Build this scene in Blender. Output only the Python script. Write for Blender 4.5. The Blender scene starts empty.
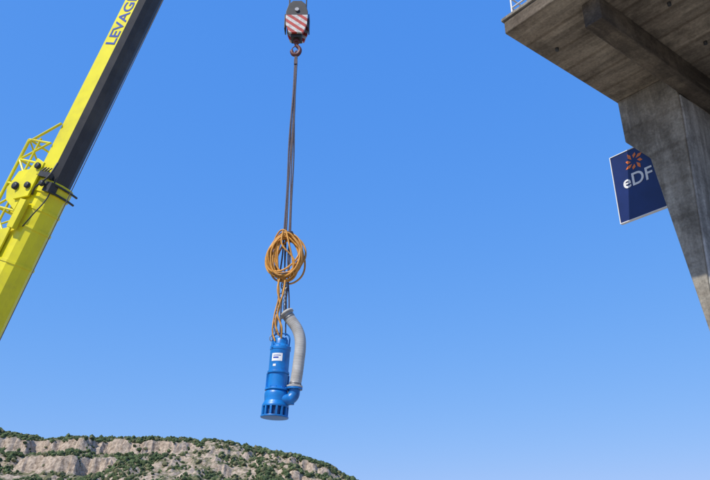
import bpy, bmesh, math, random
from mathutils import Vector, Matrix, noise
random.seed(7)
R=math.radians
sc=bpy.context.scene

# ---------------------------------------------------------------- helpers
def empty(name, loc=(0,0,0), rot=None, parent=None):
    o=bpy.data.objects.new(name,None); sc.collection.objects.link(o)
    o.empty_display_size=0.3
    m=Matrix.Translation(loc)
    if rot is not None: m=m@rot.to_4x4()
    o.matrix_world=m
    if parent: o.parent=parent
    return o

class MB:
    def __init__(s): s.v=[]; s.f=[]; s.m=[]; s.sm=[]
    def add(s,vs,fs,mi=0,smooth=False):
        b=len(s.v); s.v+= [Vector(p) for p in vs]
        for f in fs:
            s.f.append([b+i for i in f]); s.m.append(mi); s.sm.append(smooth)
    def box(s,c,d,mi=0,rot=None):
        x,y,z=d[0]/2,d[1]/2,d[2]/2
        vs=[Vector((a*x,b*y,e*z)) for e in(-1,1) for b in(-1,1) for a in(-1,1)]
        if rot is not None: vs=[rot@p for p in vs]
        vs=[p+Vector(c) for p in vs]
        s.add(vs,[(0,2,3,1),(4,5,7,6),(0,1,5,4),(2,6,7,3),(0,4,6,2),(1,3,7,5)],mi)
    def prism(s,poly,lo,hi,axis='Y',mi=0):
        n=len(poly)
        def mk(p,h):
            if axis=='Y': return (p[0],h,p[1])
            if axis=='X': return (h,p[0],p[1])
            return (p[0],p[1],h)
        vs=[mk(p,lo) for p in poly]+[mk(p,hi) for p in poly]
        fs=[tuple(range(n)),tuple(range(2*n-1,n-1,-1))]
        fs+=[(i,i+n,(i+1)%n+n,(i+1)%n) for i in range(n)]
        s.add(vs,fs,mi)
    def lathe(s,prof,c=(0,0,0),seg=32,mi=0,rot=None,smooth=True):
        vs=[];fs=[];n=len(prof)
        for r,z in prof:
            for k in range(seg):
                a=2*math.pi*k/seg; p=Vector((r*math.cos(a),r*math.sin(a),z))
                if rot is not None: p=rot@p
                vs.append(p+Vector(c))
        for i in range(n-1):
            for k in range(seg):
                k2=(k+1)%seg
                fs.append((i*seg+k,i*seg+k2,(i+1)*seg+k2,(i+1)*seg+k))
        s.add(vs,fs,mi,smooth)
        s.add(vs[:seg],[tuple(reversed(range(seg)))],mi); s.add(vs[-seg:],[tuple(range(seg))],mi)
    def tube(s,pts,r,seg=8,mi=0,closed=False):
        pts=[Vector(p) for p in pts]; n=len(pts); vs=[];fs=[]
        T=[]
        for i in range(n):
            if closed: t=pts[(i+1)%n]-pts[i-1]
            else: t=pts[min(i+1,n-1)]-pts[max(i-1,0)]
            T.append(t.normalized())
        up=Vector((0,1,0)) if abs(T[0].y)<.9 else Vector((1,0,0))
        N=(up-T[0]*up.dot(T[0])).normalized()
        for i in range(n):
            N=(N-T[i]*N.dot(T[i])).normalized(); B=T[i].cross(N)
            rr=r[i] if isinstance(r,(list,tuple)) else r
            for k in range(seg):
                a=2*math.pi*k/seg
                vs.append(pts[i]+(N*math.cos(a)+B*math.sin(a))*rr)
        m=n if closed else n-1
        for i in range(m):
            j=(i+1)%n
            for k in range(seg):
                k2=(k+1)%seg
                fs.append((i*seg+k,i*seg+k2,j*seg+k2,j*seg+k))
        s.add(vs,fs,mi,True)
        if not closed:
            s.add(vs[:seg],[tuple(reversed(range(seg)))],mi); s.add(vs[-seg:],[tuple(range(seg))],mi)
    def obj(s,name,mats,parent=None,bevel=0,local=True,autos=True):
        me=bpy.data.meshes.new(name); me.from_pydata(s.v,[],s.f)
        for m in mats: me.materials.append(m)
        for i,p in enumerate(me.polygons): p.material_index=s.m[i]; p.use_smooth=s.sm[i]
        bm=bmesh.new(); bm.from_mesh(me); bmesh.ops.recalc_face_normals(bm,faces=bm.faces); bm.to_mesh(me); bm.free()
        o=bpy.data.objects.new(name,me); sc.collection.objects.link(o)
        if parent: o.parent=parent
        if bevel:
            b=o.modifiers.new('b','BEVEL'); b.width=bevel; b.segments=2; b.limit_method='ANGLE'
        return o

def spline(pts,n=8):
    pts=[Vector(p) for p in pts]; P=[pts[0]*2-pts[1]]+pts+[pts[-1]*2-pts[-2]]; out=[]
    for i in range(1,len(P)-2):
        for k in range(n):
            t=k/n; a,b,c,d=P[i-1],P[i],P[i+1],P[i+2]
            out.append(.5*((2*b)+(c-a)*t+(2*a-5*b+4*c-d)*t*t+(3*b-a-3*c+d)*t**3))
    out.append(pts[-1]); return out

def mat(name,col,rough=.6,metal=0,var=.15,scale=6,bump=0,dirt=None,dirtamt=.5,stretch=(1,1,1),spec=.5):
    m=bpy.data.materials.new(name); m.use_nodes=True; nt=m.node_tree; N=nt.nodes; L=nt.links
    b=N['Principled BSDF']; b.inputs['Roughness'].default_value=rough; b.inputs['Metallic'].default_value=metal
    b.inputs['Specular IOR Level'].default_value=spec
    tc=N.new('ShaderNodeTexCoord'); mp=N.new('ShaderNodeMapping'); mp.inputs['Scale'].default_value=stretch
    L.new(tc.outputs['Object'],mp.inputs['Vector'])
    n=N.new('ShaderNodeTexNoise'); n.inputs['Scale'].default_value=scale; n.inputs['Detail'].default_value=6
    L.new(mp.outputs['Vector'],n.inputs['Vector'])
    r=N.new('ShaderNodeValToRGB'); r.color_ramp.elements[0].position=.3; r.color_ramp.elements[1].position=.7
    r.color_ramp.elements[0].color=(*[c*(1-var) for c in col],1); r.color_ramp.elements[1].color=(*[min(1,c*(1+var)) for c in col],1)
    L.new(n.outputs['Fac'],r.inputs['Fac']); out=r.outputs['Color']
    if dirt:
        n2=N.new('ShaderNodeTexNoise'); n2.inputs['Scale'].default_value=scale*.35; n2.inputs['Detail'].default_value=8; n2.inputs['Roughness'].default_value=.65
        L.new(mp.outputs['Vector'],n2.inputs['Vector'])
        r2=N.new('ShaderNodeValToRGB'); r2.color_ramp.elements[0].position=.48; r2.color_ramp.elements[1].position=.66
        r2.color_ramp.elements[0].color=(0,0,0,1); r2.color_ramp.elements[1].color=(dirtamt,)*3+(1,)
        L.new(n2.outputs['Fac'],r2.inputs['Fac'])
        mx=N.new('ShaderNodeMixRGB'); mx.inputs[2].default_value=(*dirt,1)
        L.new(r2.outputs['Color'],mx.inputs[0]); L.new(out,mx.inputs[1]); out=mx.outputs[0]
    L.new(out,b.inputs['Base Color'])
    if bump:
        bp=N.new('ShaderNodeBump'); bp.inputs['Strength'].default_value=bump; bp.inputs['Distance'].default_value=.02
        n3=N.new('ShaderNodeTexNoise'); n3.inputs['Scale'].default_value=scale*6; n3.inputs['Detail'].default_value=4
        L.new(tc.outputs['Object'],n3.inputs['Vector']); L.new(n3.outputs['Fac'],bp.inputs['Height']); L.new(bp.outputs[0],b.inputs['Normal'])
    return m

def concrete(name,base,dark,warm,streak=(1,1,.12),board=None,stain=.8):
    m=bpy.data.materials.new(name); m.use_nodes=True; nt=m.node_tree; N=nt.nodes; L=nt.links
    b=N['Principled BSDF']; b.inputs['Roughness'].default_value=.9; b.inputs['Specular IOR Level'].default_value=.2
    tc=N.new('ShaderNodeTexCoord')
    def nz(sc_,st,det=8,ro=.6):
        mp=N.new('ShaderNodeMapping'); mp.inputs['Scale'].default_value=st; L.new(tc.outputs['Object'],mp.inputs['Vector'])
        n=N.new('ShaderNodeTexNoise'); n.inputs['Scale'].default_value=sc_; n.inputs['Detail'].default_value=det; n.inputs['Roughness'].default_value=ro
        L.new(mp.outputs[0],n.inputs['Vector']); return n.outputs['Fac']
    def ramp(f,p0,p1,c0,c1):
        r=N.new('ShaderNodeValToRGB'); r.color_ramp.elements[0].position=p0; r.color_ramp.elements[1].position=p1
        r.color_ramp.elements[0].color=(*c0,1); r.color_ramp.elements[1].color=(*c1,1); L.new(f,r.inputs['Fac']); return r.outputs['Color']
    def mix(f,a,c,mode='MIX'):
        x=N.new('ShaderNodeMixRGB'); x.blend_type=mode
        if isinstance(f,float): x.inputs[0].default_value=f
        else: L.new(f,x.inputs[0])
        L.new(a,x.inputs[1])
        if isinstance(c,tuple): x.inputs[2].default_value=(*c,1)
        else: L.new(c,x.inputs[2])
        return x.outputs[0]
    c=ramp(nz(.9,(1,1,1)),.32,.68,base,warm)
    c=mix(ramp(nz(1.6,streak,9,.7),.44,.64,(0,0,0),(stain,)*3),c,dark)
    c=mix(ramp(nz(.55,(1,1,1),10,.72),.48,.58,(0,0,0),(.6,.6,.6)),c,dark)
    c=mix(ramp(nz(2.3,streak,6,.6),.60,.72,(0,0,0),(.5,.5,.5)),c,tuple(min(1,v*1.35) for v in warm))
    c=mix(.65,c,ramp(nz(14,(1,1,1)),.3,.7,(.6,.6,.6),(1.25,1.25,1.25)),'MULTIPLY')
    if board:
        w=N.new('ShaderNodeTexWave'); w.wave_type='BANDS'; w.bands_direction=board[0]; w.inputs['Scale'].default_value=board[1]
        w.inputs['Distortion'].default_value=.8; w.inputs['Detail'].default_value=3; w.inputs['Detail Scale'].default_value=.6
        L.new(tc.outputs['Object'],w.inputs['Vector'])
        c=mix(board[2],c,ramp(w.outputs['Fac'],.0,.07,(.5,.46,.42),(1,1,1)),'MULTIPLY')
    L.new(c,b.inputs['Base Color'])
    bp=N.new('ShaderNodeBump'); bp.inputs['Strength'].default_value=.5; bp.inputs['Distance'].default_value=.03
    L.new(nz(9,(1,1,1)),bp.inputs['Height']); L.new(bp.outputs[0],b.inputs['Normal'])
    return m

M_yel=mat('yellow_paint',(.80,.72,.015),.35,var=.06,scale=2,dirt=(.40,.33,.05),dirtamt=.4)
M_dkboom=mat('dark_boom_underside',(.028,.028,.03),.5,var=.3,scale=2,dirt=(.09,.08,.06),dirtamt=.4)  # near-black base colour for the undersides of the inner boom sections
M_black=mat('black_steel',(.03,.03,.03),.5,var=.3)
M_steel=mat('steel',(.30,.30,.30),.45,.6,var=.2)
M_rope=mat('wire_rope',(.09,.085,.085),.6,.3,var=.3,scale=30)
M_sling=mat('sling_rope',(.11,.09,.10),.8,var=.3,scale=30)
M_orange=mat('orange_cable',(.62,.29,.045),.55,var=.25,scale=8,dirt=(.24,.13,.05),dirtamt=.7)
M_blue=mat('blue_paint',(.006,.19,.56),.38,var=.2,scale=5,dirt=(.01,.08,.24),dirtamt=.7,bump=.15)
M_dblue=mat('dark_blue_steel',(.008,.05,.16),.5,var=.3,scale=5)
M_pipe=mat('grey_hose',(.44,.43,.40),.7,.0,var=.12,scale=7,dirt=(.27,.24,.20),dirtamt=.7)
M_white=mat('white_paint',(.78,.78,.76),.5,var=.05)
M_navy=mat('navy_panel',(.010,.022,.11),.35,var=.25,scale=1.2)
M_textblue=mat('blue_lettering',(.02,.06,.35),.4,var=.1)
M_logo=mat('orange_logo',(.85,.20,.02),.4,var=.05)
M_rail=mat('rail_paint',(.62,.62,.62),.5,.2,var=.1)
M_tyre=mat('tyre',(.02,.02,.02),.85)
M_glass=mat('cab_glass',(.02,.03,.04),.08)
C_slab=concrete('concrete_deck',(.26,.215,.165),(.085,.07,.055),(.37,.32,.25),(1,.12,1),('X',.36,.6),.75)
C_pier=concrete('concrete_pier',(.28,.25,.20),(.11,.095,.075),(.40,.37,.31),(1,1,.10),('Z',.28,.35),.7)
C_col=concrete('concrete_column',(.42,.42,.41),(.16,.155,.145),(.55,.55,.53),(1.6,1.6,.08),None,.75)  # pale base: lighter shading of the column front is put into the colour
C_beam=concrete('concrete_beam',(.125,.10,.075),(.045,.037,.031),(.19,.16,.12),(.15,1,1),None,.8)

# ---------------------------------------------------------------- camera
cam=bpy.data.cameras.new('camera'); co=bpy.data.objects.new('camera',cam); sc.collection.objects.link(co)
co.location=(0,0,1.6); co.rotation_euler=(R(90+24),0,0)
cam.sensor_width=36; cam.lens=36; cam.clip_end=20000; cam.clip_start=.1; sc.camera=co

# ---------------------------------------------------------------- light
SUN_AZ=222; SUN_EL=50
w=bpy.data.worlds.new('World'); sc.world=w; w.use_nodes=True
nt=w.node_tree; bg=nt.nodes['Background']; bg.inputs['Strength'].default_value=.13
sky=nt.nodes.new('ShaderNodeTexSky'); sky.sky_type='NISHITA'; sky.sun_disc=False
sky.sun_elevation=R(SUN_EL); sky.sun_rotation=R(SUN_AZ); sky.altitude=400; sky.air_density=1.0; sky.dust_density=.6; sky.ozone_density=2.0
# phone-camera colour response of the clear sky: per-channel gamma and gain on the Nishita output
sp=nt.nodes.new('ShaderNodeSeparateColor'); cb=nt.nodes.new('ShaderNodeCombineColor'); nt.links.new(sky.outputs[0],sp.inputs[0])
for i,(p,gn) in enumerate(((.85,.55),(.43,.60),(.12,.95))):
    a=nt.nodes.new('ShaderNodeMath'); a.operation='MULTIPLY'; a.inputs[1].default_value=.13; nt.links.new(sp.outputs[i],a.inputs[0])
    q=nt.nodes.new('ShaderNodeMath'); q.operation='POWER'; q.inputs[1].default_value=p; nt.links.new(a.outputs[0],q.inputs[0])
    k=nt.nodes.new('ShaderNodeMath'); k.operation='MULTIPLY'; k.inputs[1].default_value=gn/.13; nt.links.new(q.outputs[0],k.inputs[0])
    nt.links.new(k.outputs[0],cb.inputs[i])
nt.links.new(cb.outputs[0],bg.inputs['Color'])
sd=bpy.data.lights.new('sun','SUN'); so=bpy.data.objects.new('sun',sd); sc.collection.objects.link(so)
sd.energy=4.4; sd.angle=R(.5); sd.color=(1,.93,.82)
sv=Vector((math.sin(R(SUN_AZ))*math.cos(R(SUN_EL)),math.cos(R(SUN_AZ))*math.cos(R(SUN_EL)),math.sin(R(SUN_EL))))
so.rotation_euler=(-sv).to_track_quat('-Z','Y').to_euler(); so.location=(0,0,60)
sc.view_settings.view_transform='Standard'; sc.view_settings.look='None'; sc.view_settings.exposure=0

# ---------------------------------------------------------------- ground
g=MB(); S=6000; n=24
vs=[(-S+2*S*i/n,-S+2*S*j/n,0) for j in range(n+1) for i in range(n+1)]
g.add(vs,[(j*(n+1)+i,j*(n+1)+i+1,(j+1)*(n+1)+i+1,(j+1)*(n+1)+i) for j in range(n) for i in range(n)])
g.obj('ground',[mat('gravel_ground',(.32,.28,.22),.95,var=.25,scale=.6,bump=.4)])

# ---------------------------------------------------------------- hill
prof=[(-700,96),(-420,99),(-330,98),(-293,96),(-283,92),(-270,92.5),(-256,90),(-225,91),(-168,89),(-119,88.5),(-80,83),(-44.7,76),(-20,67.5),(-4,58.5),(20,47),(60,28),(120,10),(200,-3),(400,-5)]
def ridge(x):
    for (a,h),(b,k) in zip(prof,prof[1:]):
        if a<=x<=b:
            t=(x-a)/(b-a); return h+(k-h)*t
    return -5
def sm(a,b,x):
    t=max(0,min(1,(x-a)/(b-a))); return t*t*(3-2*t)
def fb(x,y,z=0,o=5): return noise.fractal(Vector((x,y,z)),.9,2.1,o)
def hill(x,y):
    r=ridge(x)
    d0=600-y
    d=d0+16*fb(x*.016,3.3,y*.006)+10*fb(x*.05,1.7,y*.03)+4*fb(x*.16,7.7,y*.1)
    if d<0: f=1+d*.0009
    else:
        k1=max(0,min(1,.60+1.3*fb(x*.014+9,y*.008,31,3)))
        k2=max(0,min(1,.50+1.5*fb(x*.020+4,y*.010,57,3)))
        s1=28+10*fb(x*.01,2,8,2); s2=56+16*fb(x*.012,5,3,2)
        f=1-.002*min(d,100)
        f-=.12*(k1*sm(s1-4,s1+3,d)+(1-k1)*sm(s1-22,s1+26,d))
        f-=.13*(k2*sm(s2-4,s2+3,d)+(1-k2)*sm(s2-25,s2+28,d))
        f-=.55*sm(78,200,d)
    z=r*f
    z+=1.5*fb(x*.05,y*.05,5)+.9*fb(x*.2,y*.2,9)*(1 if d>5 else .5)
    return z if f>.05 else z-3
xs=[-520+1.7*i for i in range(436)]; ys=[440+1.3*j for j in range(150)]+[636+12*j for j in range(30)]
hb=MB(); nx=len(xs); ny=len(ys)
vs=[(x,y,hill(x,y)) for y in ys for x in xs]
hb.add(vs,[(j*nx+i,j*nx+i+1,(j+1)*nx+i+1,(j+1)*nx+i) for j in range(ny-1) for i in range(nx-1)],0,False)
M_h=bpy.data.materials.new('limestone_hillside'); M_h.use_nodes=True; nt=M_h.node_tree; N=nt.nodes; L=nt.links
b=N['Principled BSDF']; b.inputs['Roughness'].default_value=.95; b.inputs['Specular IOR Level'].default_value=.1
tc=N.new('ShaderNodeTexCoord'); ge=N.new('ShaderNodeNewGeometry'); sx=N.new('ShaderNodeSeparateXYZ'); L.new(ge.outputs['Normal'],sx.inputs[0])
n1=N.new('ShaderNodeTexNoise'); n1.inputs['Scale'].default_value=.07; n1.inputs['Detail'].default_value=9; n1.inputs['Roughness'].default_value=.75; L.new(tc.outputs['Object'],n1.inputs['Vector'])
ad=N.new('ShaderNodeMath'); ad.operation='MULTIPLY_ADD'; L.new(n1.outputs['Fac'],ad.inputs[0]); ad.inputs[1].default_value=1.7; L.new(sx.outputs['Z'],ad.inputs[2])
mr=N.new('ShaderNodeMapRange'); L.new(ad.outputs[0],mr.inputs['Value']); mr.inputs['From Min'].default_value=1.54; mr.inputs['From Max'].default_value=1.76
n2=N.new('ShaderNodeTexNoise'); n2.inputs['Scale'].default_value=.4; n2.inputs['Detail'].default_value=7; n2.inputs['Roughness'].default_value=.7; L.new(tc.outputs['Object'],n2.inputs['Vector'])
rr=N.new('ShaderNodeValToRGB'); rr.color_ramp.elements[0].position=.35; rr.color_ramp.elements[0].color=(.22,.165,.12,1); rr.color_ramp.elements[1].position=.60; rr.color_ramp.elements[1].color=(.55,.45,.35,1); L.new(n2.outputs['Fac'],rr.inputs['Fac'])
rg=N.new('ShaderNodeValToRGB'); rg.color_ramp.elements[0].position=.4; rg.color_ramp.elements[0].color=(.08,.095,.042,1); rg.color_ramp.elements[1].position=.65; rg.color_ramp.elements[1].color=(.21,.19,.11,1); L.new(n2.outputs['Fac'],rg.inputs['Fac'])
mx=N.new('ShaderNodeMixRGB'); L.new(mr.outputs[0],mx.inputs[0]); L.new(rr.outputs[0],mx.inputs[1]); L.new(rg.outputs[0],mx.inputs[2]); L.new(mx.outputs[0],b.inputs['Base Color'])
bp=N.new('ShaderNodeBump'); bp.inputs['Strength'].default_value=.8; bp.inputs['Distance'].default_value=1.2; L.new(n2.outputs['Fac'],bp.inputs['Height']); L.new(bp.outputs[0],b.inputs['Normal'])
hb.obj('hill',[M_h])

sb=MB()
bmt=bmesh.new(); bmesh.ops.create_icosphere(bmt,subdivisions=1,radius=1); iv=[v.co.copy() for v in bmt.verts]; ifc=[tuple(v.index for v in f.verts) for f in bmt.faces]; bmt.free()
cnt=0; tries=0
while cnt<13500 and tries<90000:
    tries+=1
    x=random.uniform(-400,80); y=random.uniform(485,618)
    z=hill(x,y)
    if z<25: continue
    sl=abs(hill(x,y+1.5)-hill(x,y-1.5))/3
    dens=fb(x*.028,y*.035,20)*1.2+.12
    if y>586: dens+=.2
    if sl>.85 and random.random()<.85: continue
    if dens<random.uniform(-.28,.28): continue
    s=random.uniform(.5,1.35) if random.random()<.82 else random.uniform(1.35,2.5)
    vs=[Vector((p.x*s*random.uniform(.6,1.35)+x,p.y*s*random.uniform(.6,1.35)+y,z+s*.4+p.z*s*.8*random.uniform(.6,1.45))) for p in iv]
    sb.add(vs,ifc,random.choice((0,0,1,1,2)))
    cnt+=1
sb.obj('hillside_scrub',[mat('scrub_dark',(.060,.085,.040),.95,var=.4,scale=.4,spec=.1),mat('scrub_olive',(.095,.125,.055),.95,var=.4,scale=.4,spec=.1),mat('scrub_dry',(.15,.15,.08),.95,var=.3,scale=.4,spec=.1)])

# ---------------------------------------------------------------- concrete platform
plat=empty('concrete_platform',(4.09,15.4,0),Matrix.Rotation(R(38),3,'Z'))
ZU=14.6
def p_box(mb,a0,a1,b0,b1,z0,z1,mi=0): mb.box(((a0+a1)/2,-(b0+b1)/2,(z0+z1)/2),(a1-a0,b1-b0,z1-z0),mi)
s=MB(); p_box(s,0,15,0,8,ZU,ZU+.42); s.obj('deck_slab',[C_slab],plat,bevel=.03)
s=MB(); p_box(s,-.05,15.05,-.05,8.05,ZU+.423,ZU+.52); s.obj('deck_coping',[C_pier],plat,bevel=.015)
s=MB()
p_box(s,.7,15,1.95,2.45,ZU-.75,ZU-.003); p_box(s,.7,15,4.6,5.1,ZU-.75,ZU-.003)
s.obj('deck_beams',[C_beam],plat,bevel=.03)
pr=[(0.05,ZU-.003),(0.07,13.12),(.74,12.25),(1.40,6.79),(1.55,0),(1.60,0),(1.60,7.6),(1.90,13.32),(1.93,ZU-.003)]
s=MB(); s.prism([(-b,z) for b,z in pr],5.2,5.9,'X'); s.obj('bracket_pier',[C_pier],plat,bevel=.03)
s=MB(); s.prism([(-b,z) for b,z in [(1.45,0),(1.66,0),(1.66,7.6),(1.955,13.32),(1.95,ZU-.75),(1.3,ZU-.75)]],5.26,9.2,'X'); s.obj('column',[C_col],plat,bevel=.02)
s=MB(); s.prism([(-b,z) for b,z in [(5.2,0),(6.6,0),(7.2,ZU-.004),(4.9,ZU-.004)]],5.2,9.2,'X'); s.obj('rear_column',[C_col],plat,bevel=.02)
s=MB()
for a_,b_ in ((1.6,.5),(2.4,3.4),(4.6,3.2)): s.lathe([(.04,-.09),(.05,-.09),(.05,0)],(a_,-b_,ZU),12)
s.obj('drip_pipes',[M_black],plat)
rl=MB(); zt=ZU+.52
for rz in (.35,.7,1.1):
    rl.tube([(.18,-.18,zt+rz),(.18,-7.8,zt+rz)],.026); rl.tube([(.18,-.18,zt+rz),(14.8,-.18,zt+rz)],.026)
for k in range(13): rl.tube([(.18,-.18-.635*k,zt),(.18,-.18-.635*k,zt+1.12)],.028)
for k in range(1,11): rl.tube([(.18+1.46*k,-.18,zt),(.18+1.46*k,-.18,zt+1.12)],.028)
rl.obj('railing',[M_rail],plat)

# ---------------------------------------------------------------- sign
sg=empty('company_sign',(4.09,15.4,0),Matrix.Rotation(R(38),3,'Z'))
A=5.96
s=MB(); p_box(s,A,A+.08,-.93,.95,10.98,13.28,1)
p_box(s,A-.02,A+.10,-.955,-.932,10.955,13.305,0); p_box(s,A-.02,A+.10,-.93,.95,10.955,10.977,0); p_box(s,A-.02,A+.10,-.93,.95,13.283,13.305,0)
s.obj('panel',[M_white,M_navy],sg)
s=MB()
for z in (11.4,12.6): p_box(s,A+.081,A+.16,-.85,1.2,z,z+.08)
s.obj('support_rails',[M_steel],sg)
s=MB()
for k in range(8):
    a=k*math.pi/4+.2
    dd=Vector((0,math.cos(a),math.sin(a))); q=Vector((0,-math.sin(a),math.cos(a))); c=Vector((A-.008,.16,12.84))
    ln=.36 if k%2 else .29
    s.add([c+dd*.10-q*.02,c+dd*(.5*ln+.06)-q*.065,c+dd*ln+q*.02,c+dd*(.5*ln+.06)+q*.05],[(0,1,2,3)])
s.obj('logo_star',[M_logo],sg)
def text(name,body,size,mw,parent,m,ext=.004):
    cu=bpy.data.curves.new(name,'FONT'); cu.body=body; cu.size=size; cu.extrude=ext; cu.align_x='CENTER'; cu.align_y='CENTER'; cu.offset=.012*size
    o=bpy.data.objects.new(name+'_t',cu); sc.collection.objects.link(o)
    dg=bpy.context.evaluated_depsgraph_get(); me=bpy.data.meshes.new_from_object(o.evaluated_get(dg))
    bpy.data.objects.remove(o); me.materials.clear(); me.materials.append(m); me.transform(mw)
    r=bpy.data.objects.new(name,me); sc.collection.objects.link(r); r.parent=parent; return r
mw=Matrix(((0,0,-1,A-.01),(-1,0,0,.14),(0,1,0,12.22),(0,0,0,1)))
text('lettering','eDF',.60,mw,sg,M_white)

# ---------------------------------------------------------------- mobile crane
d=Vector((2.84,-1.12,8.1)).normalized(); u=Vector((.93,-.366,0)); u=(u-d*u.dot(d)).normalized(); yv=d.cross(u)
rot=Matrix((u,yv,d)).transposed()
crane=empty('mobile_crane')
boom=empty('boom',(-12.29,20.19,2.6),rot,crane)
def section(mb,w,t0,t1,mi_side,mi_under,under=.42):
    h=w/2
    pts=[(-h,-h*.95),(-h,h*.95),(h*.35,h*.95),(h*.8,h*.7),(h*1.0,h*.3),(h*1.0,-h*.3),(h*.8,-h*.7),(h*.35,-h*.95)]
    n=len(pts)
    vs=[(x,y,t0) for x,y in pts]+[(x,y,t1) for x,y in pts]
    for i in range(n):
        j=(i+1)%n
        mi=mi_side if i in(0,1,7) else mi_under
        mb.add([vs[i],vs[j],vs[j+n],vs[i+n]],[(0,1,2,3)],mi)
    mb.add(vs[:n],[tuple(range(n))],mi_side); mb.add(vs[n:],[tuple(range(n))],mi_side)
s=MB()
section(s,.98,-.6,9.7,0,0)
section(s,1.06,9.45,9.85,0,0)
section(s,.84,9.86,20,0,1)
section(s,.90,19.7,20.05,0,1)
section(s,.72,20.05,27,0,1); section(s,.62,27,32.3,0,1)
for t in (7.2,8.3,8.9): section(s,1.03,t,t+.08,0,0)
s.obj('telescopic_sections',[M_yel,M_dkboom],boom,bevel=.008)
s=MB()
XO=-1.42
ts=[3.9,4.7,5.5,6.3,7.1,7.9,8.7,9.5,10.3,11.0]
for y in (-.45,.45):
    s.tube([(XO,y,3.8),(XO,y,11.0)],.055,6); s.tube([(-.95,y,3.8),(-.95,y,11.1)],.04,6)
    for t in ts: s.tube([(-.45,y,t),(XO,y,t)],.04,6)
    for i in range(len(ts)-1):
        a_,b_=(ts[i],ts[i+1]) if i%2 else (ts[i+1],ts[i])
        s.tube([(-.48,y,a_),(XO,y,b_)],.038,6)
    s.tube([(-.42,y,11.7),(XO,y,10.9)],.045,6)
for i,t in enumerate(ts):
    s.tube([(XO,-.45,t),(XO,.45,t)],.04,6)
    if i<9: s.tube([(XO,-.45 if i%2 else .45,t),(XO,.45 if i%2 else -.45,ts[i+1])],.032,6)
pl=[(-.45,8.7),(-1.0,8.95),(-1.2,9.3),(-1.05,9.9),(-.45,10.1)]
s.prism(pl,-.55,-.49,'Y'); s.prism(pl,.49,.55,'Y')
s.prism([(-.1,9.2),(-.62,9.0),(-.7,9.6),(-.45,10.4),(-.1,10.3)],-.62,-.555,'Y')
s.prism([(-.2,7.2),(-.9,7.35),(-.9,7.9),(-.2,8.2)],-.58,-.52,'Y')
s.box((-.1,-.62,8.6),(.25,.16,.9)); s.box((-.75,-.1,8.9),(.35,.5,.6)); s.box((-.8,0,7.5),(.3,.6,.4))
s.obj('boom_head_frame',[M_yel],boom,bevel=.006)
s=MB()
for t in (9.5,9.75): s.tube([(.50,-.5,t),(.57,-.2,t),(.57,.2,t),(.50,.5,t)],.035,8)
ry=Matrix.Rotation(R(90),3,'X')
for x,t,rr_ in ((-.28,9.5,.10),(-.25,10.15,.10),(.25,9.65,.09),(-.75,9.4,.12),(-.55,7.7,.09)): s.lathe([(.03,-.04),(rr_,-.04),(rr_,.0),(rr_*.8,.01),(rr_*.8,.03),(rr_,.04),(.03,.04)],(x,-.65,t),20,0,ry)
s.tube(spline([(-.1,-.5,9.3),(.1,-.66,9.5),(.35,-.62,9.9),(.3,-.5,10.4)]),.03,6)
s.tube(spline([(.15,-.5,8.3),(.40,-.56,8.7),(.50,-.45,9.3),(.42,-.4,10.0)]),.02,6)
for k in range(5): s.tube(spline([(-.35+.12*k,-.5,9.9),(-.30+.12*k,-.60,10.02),(-.28+.12*k,-.52,10.2)]),.022,6)
s.box((.1,-.56,9.95),(.55,.12,.16)); s.box((.40,-.42,9.62),(.26,.28,.30))
s.obj('pulleys_and_hoses',[M_black],boom)
s=MB(); s.tube([(1.0,-.15,1.5),(.70,-.1,33)],.014,6); s.tube([(-.62,0,2),(-.58,0,33)],.012,6)
s.obj('hoist_rope_along_boom',[M_rope],boom)
s=MB()
s.prism([(-.4,32.2),(.3,32.2),(.75,32.5),(.75,33.1),(-.1,33.4),(-.5,33.1)],-.34,-.28,'Y'); s.prism([(-.4,32.2),(.3,32.2),(.75,32.5),(.75,33.1),(-.1,33.4),(-.5,33.1)],.28,.34,'Y')
for x in (.5,-.3): s.lathe([(.05,-.22),(.28,-.22),(.28,.22),(.05,.22)],(x,0,32.8),24,1,ry)
s.obj('boom_tip_head',[M_yel,M_black],boom)
mw=Matrix(((0,-1,0,-.10),(0,0,-1,-.405),(1,0,0,15.6),(0,0,0,1)))
text('boom_lettering','LEVAGE',.56,mw,boom,M_textblue)
car=empty('carrier',(-12.6,20.3,0),Matrix.Rotation(math.atan2(-.366,.93),3,'Z'),crane)
s=MB()
s.box((-1,0,1.1),(11.5,2.3,.5)); s.box((-1,0,1.45),(11.4,2.6,.16)); s.box((-7.4,0,1.6),(1.6,2.6,1.7))
s.box((-.2,-.75,2.3),(3.6,.16,1.1)); s.box((-.2,.75,2.3),(3.6,.16,1.1)); s.box((-2.6,0,2.4),(1.5,2.6,1.3)); s.box((.9,-1.25,2.4),(1.5,.9,1.5))
s.lathe([(.9,1.53),(.9,1.75),(.8,1.78)],(0,0,0),32)
for x in (-6.4,3.6):
    for y in (-1,1): s.box((x,y*2.1,.75),(.4,2.2,.3)); s.box((x,y*3.1,.42),(.25,.25,.8)); s.lathe([(.35,.0),(.35,.06),(.1,.1)],(x,y*3.1,0),20)
s.obj('chassis_and_superstructure',[M_yel],car,bevel=.03)
s=MB()
for x in (-5.5,-4,-.3,1.3,2.8):
    for y in (-1.05,1.05): s.lathe([(.2,-.17),(.5,-.17),(.58,-.1),(.58,.1),(.5,.17),(.2,.17)],(x,y,.58),28,0,ry)
s.box((-8.22,0,1.95),(.04,2.2,.7),1); s.box((.95,-1.72,2.6),(1.1,.04,.8),1)
s.obj('wheels_and_glass',[M_tyre,M_glass],car)
s=MB(); s.tube([(1.3,0,1.9),(1.9,0,4.4)],.2,16); s.tube([(1.9,0,4.4),(2.2,0,6.6)],.13,16); s.obj('luffing_cylinder',[M_steel],car)

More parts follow.
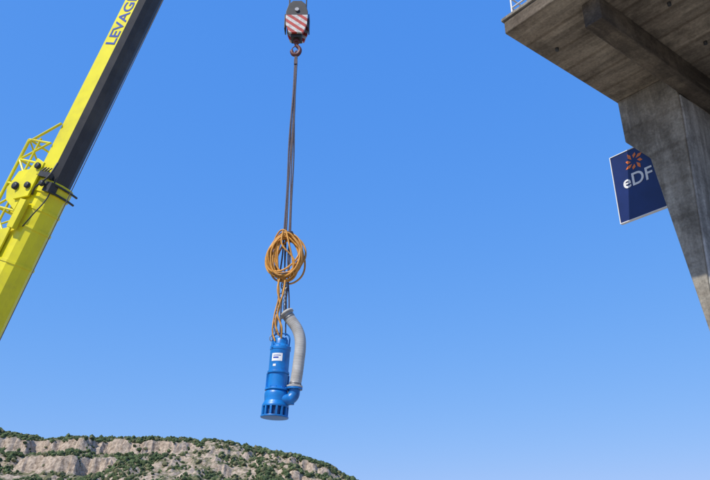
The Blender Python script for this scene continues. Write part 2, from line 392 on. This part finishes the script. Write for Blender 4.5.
# ---------------------------------------------------------------- hook block
HX,HY=-1.65,16.0
hk=empty('crane_hook_block',(HX,HY,0))
M_chev=bpy.data.materials.new('hazard_chevrons'); M_chev.use_nodes=True; nt=M_chev.node_tree; N=nt.nodes; L=nt.links
b=N['Principled BSDF']; b.inputs['Roughness'].default_value=.5
tc=N.new('ShaderNodeTexCoord'); sx=N.new('ShaderNodeSeparateXYZ'); L.new(tc.outputs['Object'],sx.inputs[0])
a2=N.new('ShaderNodeMath'); a2.operation='MULTIPLY_ADD'; L.new(sx.outputs['X'],a2.inputs[0]); a2.inputs[1].default_value=.8; L.new(sx.outputs['Z'],a2.inputs[2])
m2=N.new('ShaderNodeMath'); m2.operation='MULTIPLY'; L.new(a2.outputs[0],m2.inputs[0]); m2.inputs[1].default_value=4.2
fr=N.new('ShaderNodeMath'); fr.operation='FRACT'; L.new(m2.outputs[0],fr.inputs[0])
gt=N.new('ShaderNodeMath'); gt.operation='GREATER_THAN'; L.new(fr.outputs[0],gt.inputs[0]); gt.inputs[1].default_value=.5
dn=N.new('ShaderNodeTexNoise'); dn.inputs['Scale'].default_value=9; dn.inputs['Detail'].default_value=6; L.new(tc.outputs['Object'],dn.inputs['Vector'])
dr=N.new('ShaderNodeValToRGB'); dr.color_ramp.elements[0].position=.35; dr.color_ramp.elements[0].color=(.45,.42,.4,1); dr.color_ramp.elements[1].position=.6; dr.color_ramp.elements[1].color=(1,1,1,1); L.new(dn.outputs['Fac'],dr.inputs['Fac'])
mx=N.new('ShaderNodeMixRGB'); L.new(gt.outputs[0],mx.inputs[0]); mx.inputs[1].default_value=(.66,.64,.60,1); mx.inputs[2].default_value=(.50,.05,.035,1)
ml=N.new('ShaderNodeMixRGB'); ml.blend_type='MULTIPLY'; ml.inputs[0].default_value=.7; L.new(mx.outputs[0],ml.inputs[1]); L.new(dr.outputs[0],ml.inputs[2]); L.new(ml.outputs[0],b.inputs['Base Color'])
plate=[(-.30,15.30),(-.31,15.75),(-.24,16.02),(-.12,16.14),(.12,16.14),(.24,16.02),(.31,15.75),(.30,15.30),(.20,15.02),(-.20,15.02)]
s=MB()
up=[(x,z) for x,z in plate if z>15.6]; up=[(-.31,15.62)]+up[0:]+[(.31,15.62)]
for y0,y1 in ((-.20,-.16),(.16,.20)): s.prism(up,y0,y1,'Y',0)
s.box((0,0,15.0),(.30,.30,.22),0); s.lathe([(.06,-.24),(.06,.24)],(0,0,15.8),16,1,ry)
s.box((-.335,0,15.45),(.03,.3,.5),0); s.box((.335,0,15.45),(.03,.3,.5),0)
s.obj('side_plates',[M_black,M_steel],hk,bevel=.008)
lo=[(-.31,15.60),(.31,15.60),(.30,15.28),(.20,14.98),(-.20,14.98),(-.30,15.28)]
s=MB()
for y0,y1 in ((-.23,-.165),(.165,.23)): s.prism(lo,y0,y1,'Y',0)
s.obj('warning_plates',[M_chev],hk,bevel=.006)
s=MB()
for yy in (-.08,.08): s.lathe([(.05,-.05),(.27,-.05),(.27,-.04),(.23,-.01),(.23,.01),(.27,.04),(.27,.05),(.05,.05)],(0,yy,15.78),32,0,ry)
s.obj('sheaves',[M_steel],hk)
s=MB()
s.lathe([(.09,14.8),(.09,14.92),(.06,14.93)],(0,0,0),20)
pts=spline([(0,0,14.9),(0,0,14.72),(.09,0,14.60),(.10,0,14.48),(.03,0,14.38),(-.08,0,14.40),(-.12,0,14.50),(-.11,0,14.57)],6)
n=len(pts); s.tube(pts,[.045+.014*math.sin(math.pi*i/(n-1)) if i<n-6 else .045-.03*(i-n+6)/6 for i in range(n)],12)
s.tube([(-.11,0,14.6),(-.02,0,14.7)],.014,6)
s.obj('hook',[mat('hook_paint',(.12,.035,.03),.5)],hk)
s=MB()
for x,y in ((-.245,-.08),(.245,-.08),(-.245,.08),(.245,.08)): s.tube([(x,y,15.8),(x*.7,y,33.1)],.014,6)
s.obj('hoist_ropes',[M_rope],hk)

# ---------------------------------------------------------------- sling
sl=empty('lifting_sling',(0,0,0))
s=MB()
def wob(x0,x1,z0,z1,y0,y1,r,mi=0,n=24,amp=.01,ph=0):
    pts=[]
    for i in range(n+1):
        t=i/n; e=math.sin(math.pi*t)
        pts.append((x0+(x1-x0)*t+amp*e*math.sin(9*t+ph),y0+(y1-y0)*t+amp*e*math.cos(7*t+ph),z0+(z1-z0)*t))
    s.tube(pts,r,8,mi)
# rope bundle widening down to the tie, then fanning out to the lugs
for x0,xm,xe,ze,ye,r,ph in ((-1.665,-1.755,-1.84,6.3,15.9,.020,0),(-1.62,-1.60,-1.64,6.85,15.95,.020,2),(-1.645,-1.70,-1.76,6.2,16.12,.018,4),(-1.635,-1.63,-1.56,6.9,16.0,.018,5),(-1.65,-1.72,-1.62,6.3,16.05,.015,1)):
    wob(x0,xm,14.40,9.0,15.99,15.98,r,0,amp=.015,ph=ph); wob(xm,xe,9.0,ze,15.98,ye,r,0,amp=.02,ph=ph)
s.tube([(-1.70,16,14.40),(-1.64,16,14.30),(-1.58,16,14.40),(-1.64,16,14.52)],.03,8,0,True)
s.box((-1.645,16,14.12),(.09,.10,.16))
s.obj('rope_legs',[M_sling],sl)
s=MB()
def link(c,w_,h_,r,turn):
    pts=[]
    for k in range(14):
        a=2*math.pi*k/14; x=w_*math.cos(a); z=h_*math.sin(a); pts.append((c[0]+x*math.cos(turn),c[1]+x*math.sin(turn),c[2]+z))
    s.tube(pts,r,6,0,True)
for j,(x0,y0,x1,z1) in enumerate(((-1.72,15.92,-1.94,6.2),(-1.66,15.95,-1.66,6.85))):
    for k in range(13):
        t=k/12; link((x0+(x1-x0)*t,y0,7.45+(z1-7.45)*t),.03,.06,.011,(k%2)*1.5+.2)
link((-1.69,15.93,7.5),.07,.10,.02,.1)
s.obj('chain_and_shackle',[M_steel],sl)

# ---------------------------------------------------------------- coil of cable
cc=empty('cable_coil',(-1.66,15.86,8.27))
s=MB()
for k in range(17):
    wdt=random.uniform(.29,.47); hgt=random.uniform(.50,.65); cx=random.uniform(-.07,.07); cz=random.uniform(-.06,.05)
    turn=random.uniform(-.5,.5); ph=random.uniform(0,6); tilt=random.uniform(-.20,.20); yo=random.uniform(-.12,.12)
    pts=[]
    for q in range(48):
        a=2*math.pi*q/48; rr_=1+.06*math.sin(2*a+ph)+.04*math.sin(3*a+ph*2)+.015*math.sin(5*a+ph)
        x=wdt*rr_*math.cos(a)*(1-.25*max(0,math.sin(a))); z=hgt*rr_*math.sin(a)
        x,z=x*math.cos(tilt)-z*math.sin(tilt),x*math.sin(tilt)+z*math.cos(tilt)
        pts.append((cx+x*math.cos(turn),yo+x*math.sin(turn)+.04*math.sin(a*2+ph),cz+z))
    s.tube(pts,.023,8,0,True)
for x0,x1,ph in ((-.1,.12,0),(-.02,.2,2)):
    s.tube(spline([(x0,-.12,.58),(x0+.10*math.sin(ph),-.16,.2),(x1+.08*math.cos(ph),-.16,-.2),(x1,-.1,-.58)]),.022,8)
s.obj('cable_loops',[M_orange],cc)
s=MB()
for z,r in ((.58,.12),(.55,.13),(-.50,.13)):
    pts=[(r*math.cos(2*math.pi*q/16),r*.9*math.sin(2*math.pi*q/16),z+.03*math.sin(2*math.pi*q/16+1)) for q in range(16)]
    s.tube(pts,.018,6,0,True)
s.obj('tie_straps',[M_sling],cc)
s=MB()
s.tube(spline([(-.12,.0,-.5),(-.17,-.04,-.9),(-.10,-.05,-1.3),(-.19,-.03,-1.7),(-.10,.0,-2.02)]),.021,8)
s.tube(spline([(.0,.0,-.6),(-.03,-.08,-1.0),(-.14,-.08,-1.5),(-.03,-.1,-1.85),(-.04,.0,-2.1)]),.021,8)
s.tube(spline([(-.2,.0,-.5),(-.14,.05,-1.0),(-.22,.02,-1.5),(-.25,0,-1.9),(-.18,.0,-2.15)]),.018,8)
s.obj('cable_tails',[M_orange],cc)

# ---------------------------------------------------------------- submersible pump
pm=empty('submersible_pump',(-1.79,16,4.40),Matrix.Rotation(R(2.5),3,'Y'))
s=MB()
s.lathe([(.24,0),(.31,0),(.315,.02),(.31,.04),(.24,.04)],seg=40)
s.lathe([(.24,.04),(.24,.24)],seg=32,mi=1)
for k in range(14):
    a=2*math.pi*k/14; s.box((.275*math.cos(a),.275*math.sin(a),.135),(.05,.045,.19),0,Matrix.Rotation(a,3,'Z'))
s.lathe([(.2,.23),(.30,.23),(.30,.27),(.29,.29),(.255,.36),(.265,.44),(.27,.52),(.25,.58),(.228,.60)],seg=40)
s.lathe([(.22,.60),(.272,.60),(.272,.64),(.225,.645)],seg=40)
s.lathe([(.222,.64),(.222,.98)],seg=40)
s.lathe([(.21,.98),(.25,.98),(.25,1.03),(.21,1.03)],seg=40)
s.lathe([(.228,1.03),(.228,1.52),(.24,1.53),(.24,1.60),(.225,1.62),(.165,1.68),(.16,1.78),(.135,1.82),(.05,1.83)],seg=40)
for k in range(12):
    a=2*math.pi*k/12
    s.lathe([(.016,0),(.016,.03)],(.252*math.cos(a),.252*math.sin(a),.64),6); s.lathe([(.014,0),(.014,.025)],(.228*math.cos(a),.228*math.sin(a),1.60),6)
for a in (R(200),R(20),R(110)):
    s.box((.24*math.cos(a),.24*math.sin(a),.80),(.05,.03,.34),0,Matrix.Rotation(a,3,'Z'))
s.lathe([(.05,0),(.05,.12),(.035,.16)],(-.12,-.05,1.66),16); s.lathe([(.045,0),(.045,.12),(.03,.15)],(.10,-.08,1.68),16)
s.tube(spline([(-.19,0,1.60),(-.19,0,1.84),(-.1,0,1.93),(.1,0,1.93),(.19,0,1.84),(.19,0,1.60)]),.02,8)
s.box((-.17,-.17,1.62),(.05,.05,.14)); s.box((.17,.17,1.62),(.05,.05,.14))
s.obj('pump_body',[M_blue,M_dblue],pm,bevel=.004)
s=MB()
EX=.40
s.tube(spline([(.05,-.08,.44),(.20,-.08,.40),(.31,-.06,.42),(EX-.01,-.05,.51),(EX,-.05,.64)]),.13,20)
s.lathe([(.05,0),(.18,0),(.18,.04),(.05,.04)],(EX,-.05,.64),28)
s.tube([(EX-.03,-.05,.40),(EX-.03,-.05,.30)],.05,12)
s.obj('discharge_elbow',[M_blue],pm,bevel=.003)
s=MB()
def patch(a0,a1,z0,z1,r,mi):
    n=10; vs=[]
    for z in (z0,z1):
        for i in range(n+1):
            a=a0+(a1-a0)*i/n; vs.append((r*math.cos(a),r*math.sin(a),z))
    s.add(vs,[(i,i+1,i+n+2,i+n+1) for i in range(n)],mi,True)
patch(R(228),R(292),1.24,1.42,.2305,0); patch(R(238),R(270),1.30,1.335,.2325,1); patch(R(238),R(282),1.36,1.375,.2325,1); patch(R(240),R(258),1.12,1.17,.231,0)
s.obj('name_plate',[M_white,M_textblue],pm)
s=MB()
path=spline([(EX,-.05,.68),(EX+.03,-.05,.95),(.45,-.05,1.30),(.46,-.05,1.62),(.43,-.05,1.86),(.34,-.05,2.07),(.20,-.05,2.25),(.07,-.05,2.42)],16)
n=len(path)
s.tube(path,[.13+.002*math.sin(i*2.1) for i in range(n)],28)
s.lathe([(.05,0),(.18,0),(.18,.035),(.05,.035)],(EX,-.05,.682),28)
q=(path[-1]-path[-2]).normalized().to_track_quat('Z','Y').to_matrix()
s.lathe([(.1,-.03),(.18,-.03),(.18,.015),(.14,.015),(.14,.04),(.1,.04)],path[-1],28,0,q)
s.obj('discharge_hose',[M_pipe],pm)
s=MB()
for k in (4,6,n-8,n-11):
    q=(path[k+1]-path[k]).normalized().to_track_quat('Z','Y').to_matrix(); s.lathe([(.125,-.012),(.139,-.012),(.139,.012),(.125,.012)],path[k],24,0,q)
for k in range(8):
    a=2*math.pi*k/8; s.lathe([(.014,-.05),(.014,.06)],(EX+.158*math.cos(a),-.05+.158*math.sin(a),.68),6)
s.obj('hose_clamps_and_bolts',[M_steel],pm)
